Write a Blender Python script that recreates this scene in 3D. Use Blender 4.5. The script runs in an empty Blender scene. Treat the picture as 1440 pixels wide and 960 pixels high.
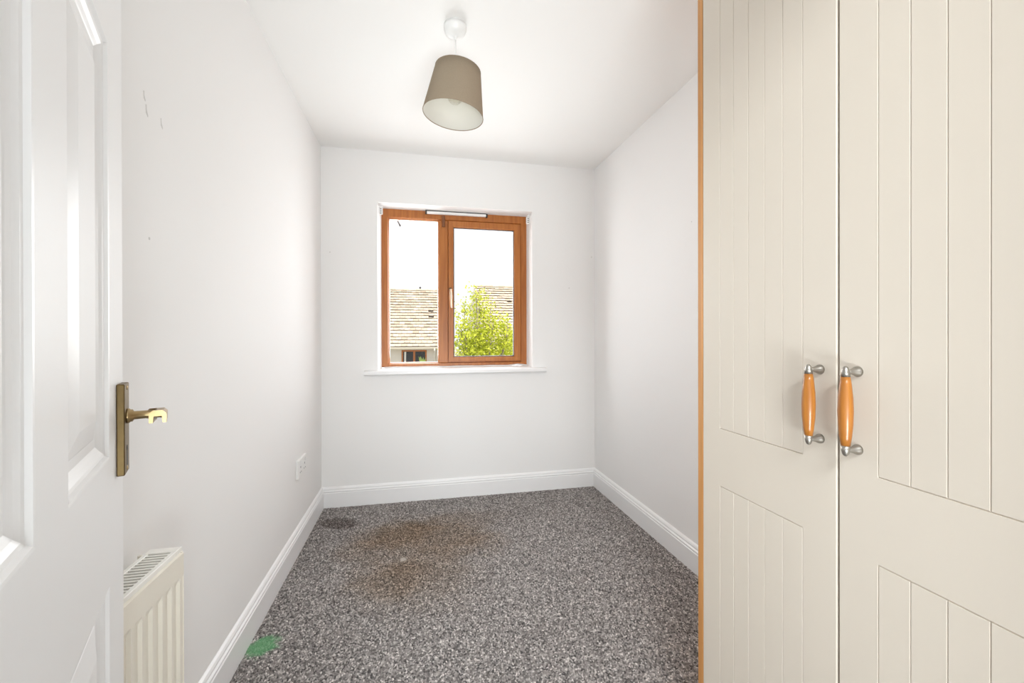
import bpy, math, random
import numpy as np
from mathutils import Vector, Matrix

C = bpy.context.scene
COL = C.collection
PI = math.pi
random.seed(7)
rng = np.random.default_rng(11)

# ------------------------------------------------------------------ camera
def look_matrix(yaw, pitch, roll):
    c, s = math.cos(yaw), math.sin(yaw)
    F = Vector((s, c, 0)); R = Vector((c, -s, 0)); U = Vector((0, 0, 1))
    F2 = F * math.cos(pitch) + U * math.sin(pitch)
    U2 = -F * math.sin(pitch) + U * math.cos(pitch)
    R3 = R * math.cos(roll) + U2 * math.sin(roll)
    U3 = -R * math.sin(roll) + U2 * math.cos(roll)
    m = Matrix((R3, U3, -F2)).transposed().to_4x4()
    return m
cd = bpy.data.cameras.new('camera')
cam = bpy.data.objects.new('camera', cd)
COL.objects.link(cam)
cd.sensor_fit = 'HORIZONTAL'; cd.sensor_width = 36.0
cd.lens = 602.5 / 1440 * 36
cd.shift_y = -8.42 / 1440
cd.clip_start = 0.01; cd.clip_end = 400
cam.matrix_world = Matrix.Translation((0, 0, 1.1497)) @ look_matrix(0.21569, -0.00232, -0.00187)
C.camera = cam

# ------------------------------------------------------------------ light
w = bpy.data.worlds.new('sky'); C.world = w; w.use_nodes = True
wt = w.node_tree; wt.nodes.clear()
wo = wt.nodes.new('ShaderNodeOutputWorld'); wb = wt.nodes.new('ShaderNodeBackground')
wr = wt.nodes.new('ShaderNodeValToRGB'); wm = wt.nodes.new('ShaderNodeMapRange')
wc = wt.nodes.new('ShaderNodeTexCoord'); ws = wt.nodes.new('ShaderNodeSeparateXYZ')
wt.links.new(wc.outputs['Generated'], ws.inputs[0]); wt.links.new(ws.outputs['Z'], wm.inputs['Value'])
wm.inputs['From Min'].default_value = 0.0; wm.inputs['From Max'].default_value = 0.6
wt.links.new(wm.outputs[0], wr.inputs[0])
wr.color_ramp.elements[0].color = (1.0, 1.0, 1.0, 1)
wr.color_ramp.elements[1].color = (0.90, 0.95, 1.0, 1)
wt.links.new(wr.outputs[0], wb.inputs['Color']); wb.inputs['Strength'].default_value = 1.0
wt.links.new(wb.outputs[0], wo.inputs['Surface'])

sd = bpy.data.lights.new('sun', 'SUN'); sd.energy = 4.8; sd.angle = math.radians(0.6); sd.color = (1.0, 0.93, 0.82)
sun = bpy.data.objects.new('sun', sd); COL.objects.link(sun)
sun.rotation_euler = Vector((-0.22, -0.42, 0.88)).to_track_quat('Z', 'Y').to_euler()

def area(name, loc, target, sx, sy, power, color):
    l = bpy.data.lights.new(name, 'AREA'); l.shape = 'RECTANGLE'; l.size = sx; l.size_y = sy
    l.energy = power; l.color = color
    o = bpy.data.objects.new(name, l); COL.objects.link(o); o.location = loc
    o.rotation_euler = (Vector(target) - Vector(loc)).to_track_quat('-Z', 'Y').to_euler()
    return o
# added unseen light behind the camera, standing in for flash bounced off the ceiling
up = area('added_bounce_light', (0.2, -1.0, 0.40), (0.42, 2.9, 2.15), 1.0, 0.5, 16.5, (0.905, 0.975, 1.0))
# added unseen fill, high behind the camera, for the floor and lower walls
area('added_low_fill', (0.02, -0.9, 2.36), (0.15, 0.2, 0.9), 0.7, 0.6, 66, (0.91, 0.975, 1.0))
up.data.spread = math.radians(95)
# daylight entering through the bedroom window
area('window_daylight', (0.27, 3.42, 1.5), (0.27, 0.0, 1.4), 1.0, 1.05, 32, (0.96, 0.98, 1.0))

C.view_settings.view_transform = 'Standard'
C.view_settings.look = 'None'
C.view_settings.exposure = 0.15
C.view_settings.gamma = 1.0
C.view_settings.use_curve_mapping = False
C.cycles.max_bounces = 14; C.cycles.diffuse_bounces = 8; C.cycles.transparent_max_bounces = 16
C.cycles.use_denoising = True
C.cycles.sample_clamp_indirect = 4.0

# ------------------------------------------------------------------ materials
def mat(name, color, rough=0.6, metal=0.0, bump=None, var=None, spec=0.5, coat=0.0):
    """bump=(scale, strength, distance); var=(scale, amount) mottles the colour a little."""
    m = bpy.data.materials.new(name); m.use_nodes = True
    t = m.node_tree; b = t.nodes['Principled BSDF']
    b.inputs['Base Color'].default_value = (*color, 1); b.inputs['Roughness'].default_value = rough
    b.inputs['Metallic'].default_value = metal; b.inputs['Specular IOR Level'].default_value = spec
    b.inputs['Coat Weight'].default_value = coat
    tc = t.nodes.new('ShaderNodeTexCoord')
    if bump:
        n = t.nodes.new('ShaderNodeTexNoise'); n.inputs['Scale'].default_value = bump[0]; n.inputs['Detail'].default_value = 5
        t.links.new(tc.outputs['Object'], n.inputs['Vector'])
        bp = t.nodes.new('ShaderNodeBump'); bp.inputs['Strength'].default_value = bump[1]; bp.inputs['Distance'].default_value = bump[2]
        t.links.new(n.outputs['Fac'], bp.inputs['Height']); t.links.new(bp.outputs[0], b.inputs['Normal'])
    if var:
        n = t.nodes.new('ShaderNodeTexNoise'); n.inputs['Scale'].default_value = var[0]; n.inputs['Detail'].default_value = 4
        t.links.new(tc.outputs['Object'], n.inputs['Vector'])
        mx = t.nodes.new('ShaderNodeMix'); mx.data_type = 'RGBA'
        mx.inputs[6].default_value = (*[c * (1 - var[1]) for c in color], 1)
        mx.inputs[7].default_value = (*[min(1, c * (1 + var[1])) for c in color], 1)
        t.links.new(n.outputs['Fac'], mx.inputs[0]); t.links.new(mx.outputs[2], b.inputs['Base Color'])
    return m

def wood(name, c1, c2, axis='Z', scale=14, rough=0.45, coat=0.0):
    m = bpy.data.materials.new(name); m.use_nodes = True
    t = m.node_tree; b = t.nodes['Principled BSDF']; b.inputs['Roughness'].default_value = rough; b.inputs['Coat Weight'].default_value = coat
    tc = t.nodes.new('ShaderNodeTexCoord'); mp = t.nodes.new('ShaderNodeMapping')
    s = [scale * 6] * 3; s['XYZ'.index(axis)] = scale * 0.35; mp.inputs['Scale'].default_value = s
    t.links.new(tc.outputs['Object'], mp.inputs[0])
    n = t.nodes.new('ShaderNodeTexNoise'); n.inputs['Scale'].default_value = 1; n.inputs['Detail'].default_value = 6; n.inputs['Distortion'].default_value = 0.4
    t.links.new(mp.outputs[0], n.inputs['Vector'])
    r = t.nodes.new('ShaderNodeValToRGB'); r.color_ramp.elements[0].position = 0.35; r.color_ramp.elements[1].position = 0.68
    r.color_ramp.elements[0].color = (*c1, 1); r.color_ramp.elements[1].color = (*c2, 1)
    t.links.new(n.outputs['Fac'], r.inputs[0]); t.links.new(r.outputs[0], b.inputs['Base Color'])
    bp = t.nodes.new('ShaderNodeBump'); bp.inputs['Strength'].default_value = 0.15; bp.inputs['Distance'].default_value = 0.0005
    t.links.new(n.outputs['Fac'], bp.inputs['Height']); t.links.new(bp.outputs[0], b.inputs['Normal'])
    return m

def glass(name, tint=(1, 1, 1), gloss=0.6):
    m = bpy.data.materials.new(name); m.use_nodes = True
    t = m.node_tree; t.nodes.clear()
    o = t.nodes.new('ShaderNodeOutputMaterial'); mx = t.nodes.new('ShaderNodeMixShader')
    tr = t.nodes.new('ShaderNodeBsdfTransparent'); tr.inputs[0].default_value = (*tint, 1)
    gl = t.nodes.new('ShaderNodeBsdfGlossy'); gl.inputs['Roughness'].default_value = 0.02
    lw = t.nodes.new('ShaderNodeFresnel'); lw.inputs['IOR'].default_value = 1.45
    mu = t.nodes.new('ShaderNodeMath'); mu.operation = 'MULTIPLY'; mu.inputs[1].default_value = gloss
    t.links.new(lw.outputs[0], mu.inputs[0]); t.links.new(mu.outputs[0], mx.inputs[0])
    t.links.new(tr.outputs[0], mx.inputs[1]); t.links.new(gl.outputs[0], mx.inputs[2]); t.links.new(mx.outputs[0], o.inputs[0])
    return m

M = {}
M['wall'] = mat('wall_paint', (0.865, 0.86, 0.855), 0.75, bump=(90, 0.06, 0.002), spec=0.25)
M['ceiling'] = mat('ceiling_paint', (0.885, 0.88, 0.865), 0.85, bump=(60, 0.05, 0.002), spec=0.2)
M['gloss'] = mat('white_gloss_paint', (0.89, 0.89, 0.895), 0.32, bump=(35, 0.03, 0.001))
M['doorpaint'] = mat('white_door_paint', (0.84, 0.84, 0.845), 0.35, bump=(55, 0.04, 0.001))
M['pvc'] = mat('white_plastic', (0.87, 0.87, 0.86), 0.35, bump=(200, 0.02, 0.0005))
M['socket'] = mat('socket_plastic', (0.82, 0.82, 0.81), 0.3, bump=(200, 0.02, 0.0005))
M['dark'] = mat('dark_plastic', (0.03, 0.022, 0.018), 0.5, bump=(200, 0.05, 0.0005))
M['grey'] = mat('grey_plastic', (0.10, 0.10, 0.11), 0.5, bump=(200, 0.05, 0.0005))
M['frame'] = wood('golden_oak_foil', (0.36, 0.112, 0.020), (0.47, 0.165, 0.034), 'Z', 10, 0.4)
M['frameh'] = wood('golden_oak_foil_rails', (0.36, 0.112, 0.020), (0.47, 0.165, 0.034), 'X', 10, 0.4)
M['cream'] = mat('cream_vinyl', (0.645, 0.58, 0.50), 0.5, var=(3, 0.015), bump=(160, 0.03, 0.0006), spec=0.35)
M['oak'] = wood('oak_edging', (0.50, 0.225, 0.065), (0.60, 0.29, 0.095), 'Z', 9, 0.5)
M['grip'] = wood('beech_grip', (0.31, 0.105, 0.011), (0.41, 0.152, 0.02), 'Z', 22, 0.35, 0.2)
M['nickel'] = mat('satin_nickel', (0.40, 0.375, 0.34), 0.38, 1.0, bump=(400, 0.05, 0.0003))
M['darkbrass'] = mat('tarnished_brass', (0.145, 0.10, 0.045), 0.42, 1.0, bump=(120, 0.15, 0.0006), var=(60, 0.3))
M['brass'] = mat('aged_brass', (0.38, 0.275, 0.14), 0.30, 1.0, bump=(120, 0.12, 0.0006), var=(60, 0.25))
M['radiator'] = mat('radiator_enamel', (0.84, 0.80, 0.71), 0.4, bump=(80, 0.03, 0.0005))
M['radwhite'] = mat('radiator_grille_enamel', (0.86, 0.845, 0.80), 0.4, bump=(80, 0.03, 0.0005))
M['cavity'] = mat('radiator_cavity', (0.05, 0.05, 0.05), 0.8, bump=(80, 0.03, 0.0005))  # near-black puts the shade between the grille slats into the colour
M['shade'] = mat('taupe_linen', (0.335, 0.272, 0.20), 0.95, bump=(700, 0.35, 0.0008), var=(260, 0.10), spec=0.1)
M['lining'] = mat('shade_lining', (0.74, 0.715, 0.645), 0.6, bump=(100, 0.05, 0.0005))
M['render'] = mat('cream_render', (0.70, 0.655, 0.58), 0.9, bump=(30, 0.4, 0.01), var=(2, 0.06))
M['upvc_out'] = mat('cream_gutter', (0.70, 0.65, 0.54), 0.5, bump=(30, 0.05, 0.001))
M['ground_pale'] = mat('pale_bounce_ground', (0.36, 0.34, 0.30), 0.9, bump=(40, 0.6, 0.03), var=(3, 0.3))  # unseen ground, kept pale and neutral for the light it bounces
M['bark'] = mat('grey_bark', (0.34, 0.29, 0.235), 0.9, bump=(30, 0.6, 0.01), var=(12, 0.3))
M['glass'] = glass('window_glass', (0.985, 0.99, 0.99), 0.35)
M['farglass'] = mat('far_window_glass', (0.05, 0.052, 0.055), 0.25, bump=(2, 0.02, 0.01), spec=0.08)
M['bulbglass'] = glass('bulb_glass', (0.97, 0.96, 0.93), 0.3)
M['chip'] = mat('chipped_plaster', (0.66, 0.65, 0.635), 0.9, bump=(300, 0.3, 0.0006))
M['curtain'] = mat('white_net_curtain', (0.75, 0.73, 0.68), 0.9, bump=(60, 0.3, 0.003))
M['plantleaf'] = mat('houseplant_leaf', (0.34, 0.46, 0.12), 0.6, bump=(60, 0.3, 0.003))

def tile_mat():
    m = mat('concrete_roof_tile', (0.6, 0.5, 0.37), 0.9, bump=(25, 0.4, 0.006))
    t = m.node_tree; b = t.nodes['Principled BSDF']
    at = t.nodes.new('ShaderNodeAttribute'); at.attribute_name = 'shade'
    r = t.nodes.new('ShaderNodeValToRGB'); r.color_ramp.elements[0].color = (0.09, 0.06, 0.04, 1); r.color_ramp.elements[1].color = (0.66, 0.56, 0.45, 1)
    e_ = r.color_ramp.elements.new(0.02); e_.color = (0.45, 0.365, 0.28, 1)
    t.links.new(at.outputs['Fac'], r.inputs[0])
    n = t.nodes.new('ShaderNodeTexNoise'); n.inputs['Scale'].default_value = 5; n.inputs['Detail'].default_value = 6
    tc = t.nodes.new('ShaderNodeTexCoord'); t.links.new(tc.outputs['Object'], n.inputs['Vector'])
    mr = t.nodes.new('ShaderNodeMapRange'); mr.inputs['From Min'].default_value = 0.60; mr.inputs['From Max'].default_value = 0.82
    t.links.new(n.outputs['Fac'], mr.inputs['Value'])
    mx = t.nodes.new('ShaderNodeMix'); mx.data_type = 'RGBA'; mx.inputs[7].default_value = (0.20, 0.15, 0.10, 1)
    t.links.new(mr.outputs[0], mx.inputs[0]); t.links.new(r.outputs[0], mx.inputs[6]); t.links.new(mx.outputs[2], b.inputs['Base Color'])
    return m
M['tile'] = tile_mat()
M['tiledark'] = mat('vent_tile', (0.05, 0.04, 0.035), 0.8, bump=(25, 0.3, 0.004))
M['lead'] = mat('roof_underlay', (0.07, 0.06, 0.055), 0.9, bump=(25, 0.3, 0.004))

def leaf_mat():
    m = bpy.data.materials.new('spring_leaf'); m.use_nodes = True
    t = m.node_tree; t.nodes.clear()
    o = t.nodes.new('ShaderNodeOutputMaterial'); mx = t.nodes.new('ShaderNodeMixShader'); mx.inputs[0].default_value = 0.45
    d = t.nodes.new('ShaderNodeBsdfDiffuse'); tl = t.nodes.new('ShaderNodeBsdfTranslucent')
    at = t.nodes.new('ShaderNodeAttribute'); at.attribute_name = 'shade'
    r = t.nodes.new('ShaderNodeValToRGB'); r.color_ramp.elements[0].color = (0.27, 0.33, 0.03, 1); r.color_ramp.elements[1].color = (0.84, 0.88, 0.13, 1)
    t.links.new(at.outputs['Fac'], r.inputs[0]); t.links.new(r.outputs[0], d.inputs[0]); t.links.new(r.outputs[0], tl.inputs[0])
    t.links.new(d.outputs[0], mx.inputs[1]); t.links.new(tl.outputs[0], mx.inputs[2]); t.links.new(mx.outputs[0], o.inputs[0])
    return m
M['leaf'] = leaf_mat()

def carpet_mat(pile):
    m = bpy.data.materials.new('grey_carpet_pile' if pile else 'carpet_backing'); m.use_nodes = True
    t = m.node_tree; L = t.links; b = t.nodes['Principled BSDF']; b.inputs['Roughness'].default_value = 1.0
    b.inputs['Specular IOR Level'].default_value = 0.08
    tc = t.nodes.new('ShaderNodeTexCoord')
    def N(k): return t.nodes.new(k)
    if pile:
        at = N('ShaderNodeAttribute'); at.attribute_name = 'shade'
        r = N('ShaderNodeValToRGB'); cr = r.color_ramp
        cr.elements[0].color = (0.085, 0.080, 0.079, 1); cr.elements[0].position = 0.0
        cr.elements[1].color = (0.76, 0.715, 0.69, 1); cr.elements[1].position = 1.0
        e = cr.elements.new(0.30); e.color = (0.21, 0.193, 0.186, 1)
        e = cr.elements.new(0.70); e.color = (0.44, 0.408, 0.392, 1)
        L.new(at.outputs['Fac'], r.inputs[0]); base = r.outputs[0]
    else:
        rgb = N('ShaderNodeRGB'); rgb.outputs[0].default_value = (0.16, 0.15, 0.147, 1); base = rgb.outputs[0]
    warp = N('ShaderNodeTexNoise'); warp.inputs['Scale'].default_value = 9; warp.inputs['Detail'].default_value = 5
    L.new(tc.outputs['Object'], warp.inputs['Vector'])
    fine = N('ShaderNodeTexNoise'); fine.inputs['Scale'].default_value = 34; fine.inputs['Detail'].default_value = 6
    L.new(tc.outputs['Object'], fine.inputs['Vector'])
    def blob(cx, cy, rx, ry, rot, soft, amt, wob, wn=None):
        mp = N('ShaderNodeMapping'); mp.vector_type = 'TEXTURE'
        mp.inputs['Location'].default_value = (cx, cy, 0); mp.inputs['Rotation'].default_value = (0, 0, rot); mp.inputs['Scale'].default_value = (rx, ry, 1000)
        L.new(tc.outputs['Object'], mp.inputs[0])
        ln = N('ShaderNodeVectorMath'); ln.operation = 'LENGTH'; L.new(mp.outputs[0], ln.inputs[0])
        ad = N('ShaderNodeMath'); ad.operation = 'MULTIPLY_ADD'; L.new((wn or warp).outputs['Fac'], ad.inputs[0]); ad.inputs[1].default_value = wob; L.new(ln.outputs['Value'], ad.inputs[2])
        mr = N('ShaderNodeMapRange'); mr.interpolation_type = 'SMOOTHSTEP'
        mr.inputs['From Min'].default_value = 1 + wob * .5 - soft; mr.inputs['From Max'].default_value = 1 + wob * .5 + soft
        mr.inputs['To Min'].default_value = amt; mr.inputs['To Max'].default_value = 0
        L.new(ad.outputs[0], mr.inputs['Value']); return mr.outputs[0]
    def lay(col, fac, color, mode='MIX'):
        mx = N('ShaderNodeMix'); mx.data_type = 'RGBA'; mx.blend_type = mode
        L.new(fac, mx.inputs[0]); L.new(col, mx.inputs[6]); mx.inputs[7].default_value = (*color, 1); return mx.outputs[2]
    for (cx, cy, rx, ry, rot, amt) in ((-.12, 2.56, .20, .17, .3, .62), (.10, 2.47, .30, .18, -.2, .55), (.24, 2.66, .26, .12, 0, .35),
                                       (-.14, 2.08, .17, .15, .5, .5), (.03, 2.15, .20, .24, 0, .25), (-.30, 2.42, .12, .14, 0, .35), (-.02, 2.36, .34, .30, .2, .35), (.02, 2.05, .26, .26, 0, .25), (.34, 2.36, .12, .14, .6, .3)):
        base = lay(base, blob(cx, cy, rx, ry, rot, .55, amt, .9), (0.79, 0.67, 0.54), 'MULTIPLY')
    base = lay(base, blob(-.475, 2.765, .115, .075, -.45, .25, .8, .8), (0.48, 0.44, 0.43), 'MULTIPLY')
    base = lay(base, blob(-.077, 2.2545, .016, .02, 0, .3, .7, .5), (0.62, 0.57, 0.52))
    g = blob(-.567, 1.738, .057, .049, .5, .38, .80, 1.5, fine)
    base = lay(base, g, (0.17, 0.43, 0.21))
    L.new(base, b.inputs['Base Color'])
    return m
M['pile'] = carpet_mat(True); M['backing'] = carpet_mat(False)

# ------------------------------------------------------------------ mesh helpers
class MB:
    def __init__(s): s.v = []; s.f = []; s.sm = []
    def add(s, vs, fs, smooth=False):
        o = len(s.v); s.v += [tuple(v) for v in vs]; s.f += [tuple(i + o for i in f) for f in fs]; s.sm += [smooth] * len(fs); return s
    def box(s, x0, x1, y0, y1, z0, z1, c=0.0, fr=None):
        """axis box with a small chamfer c on all edges; fr maps local to world"""
        lo = (x0, y0, z0); hi = (x1, y1, z1)
        if c <= 0:
            vs = [(x, y, z) for x in (x0, x1) for y in (y0, y1) for z in (z0, z1)]
            fs = [(0, 1, 3, 2), (4, 6, 7, 5), (0, 4, 5, 1), (2, 3, 7, 6), (0, 2, 6, 4), (1, 5, 7, 3)]
        else:
            vs = []; idx = {}
            for sx in (0, 1):
                for sy in (0, 1):
                    for sz in (0, 1):
                        p = [(lo, hi)[k][i] for i, k in enumerate((sx, sy, sz))]
                        for ax in range(3):
                            q = list(p)
                            for a2 in range(3):
                                if a2 != ax: q[a2] += c if (sx, sy, sz)[a2] == 0 else -c
                            idx[(sx, sy, sz, ax)] = len(vs); vs.append(tuple(q))
            fs = []
            for ax in range(3):
                u, v = [a for a in range(3) if a != ax]
                for k in (0, 1):
                    loop = []
                    for (a, b2) in ((0, 0), (1, 0), (1, 1), (0, 1)):
                        key = [0, 0, 0]; key[ax] = k; key[u] = a; key[v] = b2; loop.append(idx[(*key, ax)])
                    fs.append(tuple(loop))
            for ax in range(3):          # edges running along ax
                u, v = [a for a in range(3) if a != ax]
                for a in (0, 1):
                    for b2 in (0, 1):
                        k0 = [0, 0, 0]; k0[u] = a; k0[v] = b2; k1 = list(k0); k1[ax] = 1
                        fs.append((idx[(*k0, u)], idx[(*k1, u)], idx[(*k1, v)], idx[(*k0, v)]))
            for sx in (0, 1):
                for sy in (0, 1):
                    for sz in (0, 1): fs.append(tuple(idx[(sx, sy, sz, ax)] for ax in range(3)))
        if fr: vs = [fr(*v) for v in vs]
        return s.add(vs, fs)
    def rings(s, rs, closed=True, smooth=False, cap0=False, cap1=False):
        n = len(rs[0]); vs = [p for r in rs for p in r]; fs = []
        for i in range(len(rs) - 1):
            for j in range(n if closed else n - 1):
                k = (j + 1) % n; fs.append((i * n + j, i * n + k, (i + 1) * n + k, (i + 1) * n + j))
        if cap0: fs.append(tuple(range(n))[::-1])
        if cap1: fs.append(tuple(range((len(rs) - 1) * n, len(rs) * n)))
        return s.add(vs, fs, smooth)
    def lathe(s, base, axis, prof, n=24, smooth=True, cap0=True, cap1=True):
        a = Vector(axis).normalized(); e = a.cross(Vector((0, 1, 0.01))).normalized(); g = a.cross(e); b = Vector(base)
        rs = [[b + a * h + (e * math.cos(2 * PI * k / n) + g * math.sin(2 * PI * k / n)) * r for k in range(n)] for h, r in prof]
        return s.rings(rs, True, smooth, cap0, cap1)
    def tube(s, pts, rad, n=8, smooth=True):
        pts = [Vector(p) for p in pts]; rs = []
        for i, p in enumerate(pts):
            d = (pts[min(i + 1, len(pts) - 1)] - pts[max(i - 1, 0)]).normalized()
            e = d.cross(Vector((0.31, 0.2, 0.93)) if abs(d.z) < .9 else Vector((1, 0.1, 0))).normalized(); g = d.cross(e)
            r = rad[i] if hasattr(rad, '__len__') else rad
            rs.append([p + (e * math.cos(2 * PI * k / n) + g * math.sin(2 * PI * k / n)) * r for k in range(n)])
        return s.rings(rs, True, smooth, True, True)
    def extrude(s, prof, p0, p1, fr0, fr1):
        """profile points mapped by fr0 at one end, fr1 at the other"""
        a = [fr0(*q) for q in prof]; b = [fr1(*q) for q in prof]
        return s.rings([a, b], True, False, True, True)

ORG = {}
def obj(name, mb, m, parent=None, org=None):
    """one mesh object; mb holds world coordinates, org is the object's own origin"""
    po = ORG[parent.name] if parent else Vector((0, 0, 0))
    o0 = Vector(org) if org is not None else po
    me = bpy.data.meshes.new(name)
    me.from_pydata([tuple(Vector(v) - o0) for v in mb.v], [], mb.f)
    me.polygons.foreach_set('use_smooth', mb.sm)
    import bmesh
    bm = bmesh.new(); bm.from_mesh(me); bmesh.ops.recalc_face_normals(bm, faces=bm.faces[:]); bm.to_mesh(me); bm.free()
    me.materials.append(m)
    o = bpy.data.objects.new(name, me); COL.objects.link(o)
    if parent: o.parent = parent
    o.location = o0 - po; ORG[o.name] = o0
    return o
def empty(name, loc, label, cat, group=None):
    o = bpy.data.objects.new(name, None); COL.objects.link(o); o.location = loc; o.empty_display_size = .1
    ORG[o.name] = Vector(loc); return tag(o, label, cat, group)
def tag(o, label, cat=None, group=None, kind=None):
    if label: o['label'] = label
    if cat: o['category'] = cat
    if group: o['group'] = group
    if kind: o['kind'] = kind
    return o
def struct(name, mb, m, label=None, cat=None):
    return tag(obj(name, mb, m), label, cat, None, 'structure')
def shared(src, name, parent, loc):
    o = src.copy(); COL.objects.link(o); o.name = name; o.parent = parent; o.location = loc; return o

# ------------------------------------------------------------------ room shell
XL, XR, YB, H = -0.6279, 1.3088, 3.0446, 2.4
YF = 0.10                                             # inner face of the front wall
WX0, WX1, WZ0, WZ1 = -0.269, 0.820, 0.9066, 2.0535    # window opening in the wall face
FX0, FX1, FZ0, FZ1, FY = -0.2545, 0.8055, 0.9196, 2.040, YB + 0.10   # window frame, its inner face

struct('floor', MB().box(-1.3, 1.7, -2.2, YB + .05, -.12, 0.0), M['backing'], 'grey carpeted floor with brown and green stains', 'floor')
struct('ceiling', MB().box(-1.3, 1.7, -2.2, YB + .28, H, H + .12), M['ceiling'], 'plain white painted ceiling', 'ceiling')
wl = struct('wall_left', MB().box(XL - .12, XL, -.02, YB + .28, -.1, H + .02), M['wall'], 'white painted wall on the left with small chips', 'wall')
wr_ = struct('wall_right', MB().box(XR, XR + .12, -.02, YB + .28, -.1, H + .02), M['wall'], 'white painted wall on the right beyond the wardrobe', 'wall')
b = MB()
def rect(x0, x1, z0, z1, y): return [(x0, y, z0), (x1, y, z0), (x1, y, z1), (x0, y, z1)]
b.rings([rect(XL - .1, XR + .1, -.1, H + .05, YB), rect(WX0, WX1, WZ0, WZ1, YB), rect(FX0 + .004, FX1 - .004, FZ0 - .004, FZ1 - .001, FY - .001),
         rect(FX0 + .004, FX1 - .004, FZ0 - .004, FZ1 - .001, FY + .002), rect(FX0 - .012, FX1 + .012, FZ0 - .012, FZ1 + .012, FY + .003),
         rect(FX0 - .012, FX1 + .012, FZ0 - .012, FZ1 + .012, YB + .30), rect(XL - .1, XR + .1, -.1, H + .05, YB + .30), rect(XL - .1, XR + .1, -.1, H + .05, YB)])
wbk = struct('wall_back', b, M['wall'], 'white painted end wall holding the window', 'wall')
b = MB()
b.box(XL - .1, -.215, YF - .12, YF, -.1, H + .05); b.box(.60, XR + .1, YF - .12, YF, -.1, H + .05); b.box(-.215, .60, YF - .12, YF, 2.0, H + .05)
struct('wall_front', b, M['wall'], 'white painted wall with the doorway the camera stands in', 'wall')
# landing behind the camera, with an added, unseen window to let daylight in
b = MB(); b.box(-1.3, -1.2, -2.2, YF - .11, -.1, H + .05); struct('wall_landing_left', b, M['wall'], 'white wall of the landing on the left', 'wall')
b = MB(); b.box(1.6, 1.7, -2.2, YF - .11, -.1, H + .05); struct('wall_landing_right', b, M['wall'], 'white wall of the landing on the right', 'wall')
b = MB(); b.rings([rect(-1.3, 1.7, -.1, H + .05, -2.1), rect(-.7, 1.1, .3, 2.0, -2.1), rect(-.7, 1.1, .3, 2.0, -2.2), rect(-1.3, 1.7, -.1, H + .05, -2.2), rect(-1.3, 1.7, -.1, H + .05, -2.1)])
struct('wall_landing_back', b, M['wall'], 'white landing wall with a large added window opening', 'wall')

# carpet pile: one tuft each, far too many to count
def carpet():
    s = 0.0056
    xs = np.arange(XL + .012, XR - .012, s); ys = np.arange(.16, YB - .012, s)
    X, Y = np.meshgrid(xs, ys); X = X.ravel(); Y = Y.ravel(); n = X.size
    X = X + rng.uniform(-.0021, .0021, n); Y = Y + rng.uniform(-.0021, .0021, n)
    keep = ~((X > .70) & (Y < 1.005)); X = X[keep]; Y = Y[keep]; n = X.size
    hgt = rng.uniform(.003, .0068, n); rad = rng.uniform(.0031, .0049, n); ang = rng.uniform(0, 2 * PI, n)
    V = np.zeros((n, 5, 3))
    for k in range(4):
        a = ang + k * PI / 2; el = 1.0 + (.55 if k % 2 else -.15)
        V[:, k, 0] = X + np.cos(a) * rad * el; V[:, k, 1] = Y + np.sin(a) * rad * el; V[:, k, 2] = .0005
    V[:, 4, 0] = X + rng.normal(0, .0016, n); V[:, 4, 1] = Y + rng.normal(0, .0016, n); V[:, 4, 2] = hgt
    V[:, :, 0] = np.clip(V[:, :, 0], XL + .004, XR - .004); V[:, :, 1] = np.minimum(V[:, :, 1], YB - .004)
    idx = np.arange(n)[:, None] * 5
    F = np.stack([np.concatenate([idx + k, idx + (k + 1) % 4, idx + 4], 1) for k in range(4)], 1).reshape(-1, 3)
    me = bpy.data.meshes.new('carpet_pile'); me.vertices.add(n * 5); me.vertices.foreach_set('co', V.ravel())
    me.loops.add(F.size); me.loops.foreach_set('vertex_index', F.ravel().astype(np.int32))
    me.polygons.add(len(F)); me.polygons.foreach_set('loop_start', np.arange(0, F.size, 3, dtype=np.int32)); 
    me.polygons.foreach_set('use_smooth', np.ones(len(F), dtype=bool))
    me.update(calc_edges=True)
    c = np.clip(rng.normal(.46, .27, n), 0, 1)
    at = me.attributes.new('shade', 'FLOAT', 'POINT'); at.data.foreach_set('value', np.repeat(c, 5).astype(np.float32))
    me.materials.append(M['pile'])
    o = bpy.data.objects.new('carpet_pile', me); COL.objects.link(o); o.parent = bpy.data.objects['floor']; o['kind'] = 'stuff'
carpet()

# skirting boards: moulded profile (offset from the wall, height)
SK = [(0, 0), (.017, 0), (.017, .098), (.0135, .1015), (.0135, .104), (.0165, .107), (.0165, .112), (.011, .117), (.0105, .121), (.012, .125), (.008, .133), (.003, .137), (0, .138)]
def skirting(name, mk, y0, y1, label):
    b = MB(); b.rings([[mk(o, z, 0) for o, z in SK], [mk(o, z, 1) for o, z in SK]], True, False, True, True)
    return struct(name, b, M['gloss'], label, 'skirting board')
skirting('baseboard_left', lambda o, z, e: (XL + o, (.12 if e == 0 else YB - o), z), 0, 0, 'white moulded skirting board along the left wall')
skirting('baseboard_back', lambda o, z, e: ((XL + o if e == 0 else XR - o), YB - o, z), 0, 0, 'white moulded skirting board under the window')
skirting('baseboard_right', lambda o, z, e: (XR - o, (1.0 if e == 0 else YB - o), z), 0, 0, 'white moulded skirting board along the right wall')

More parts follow.
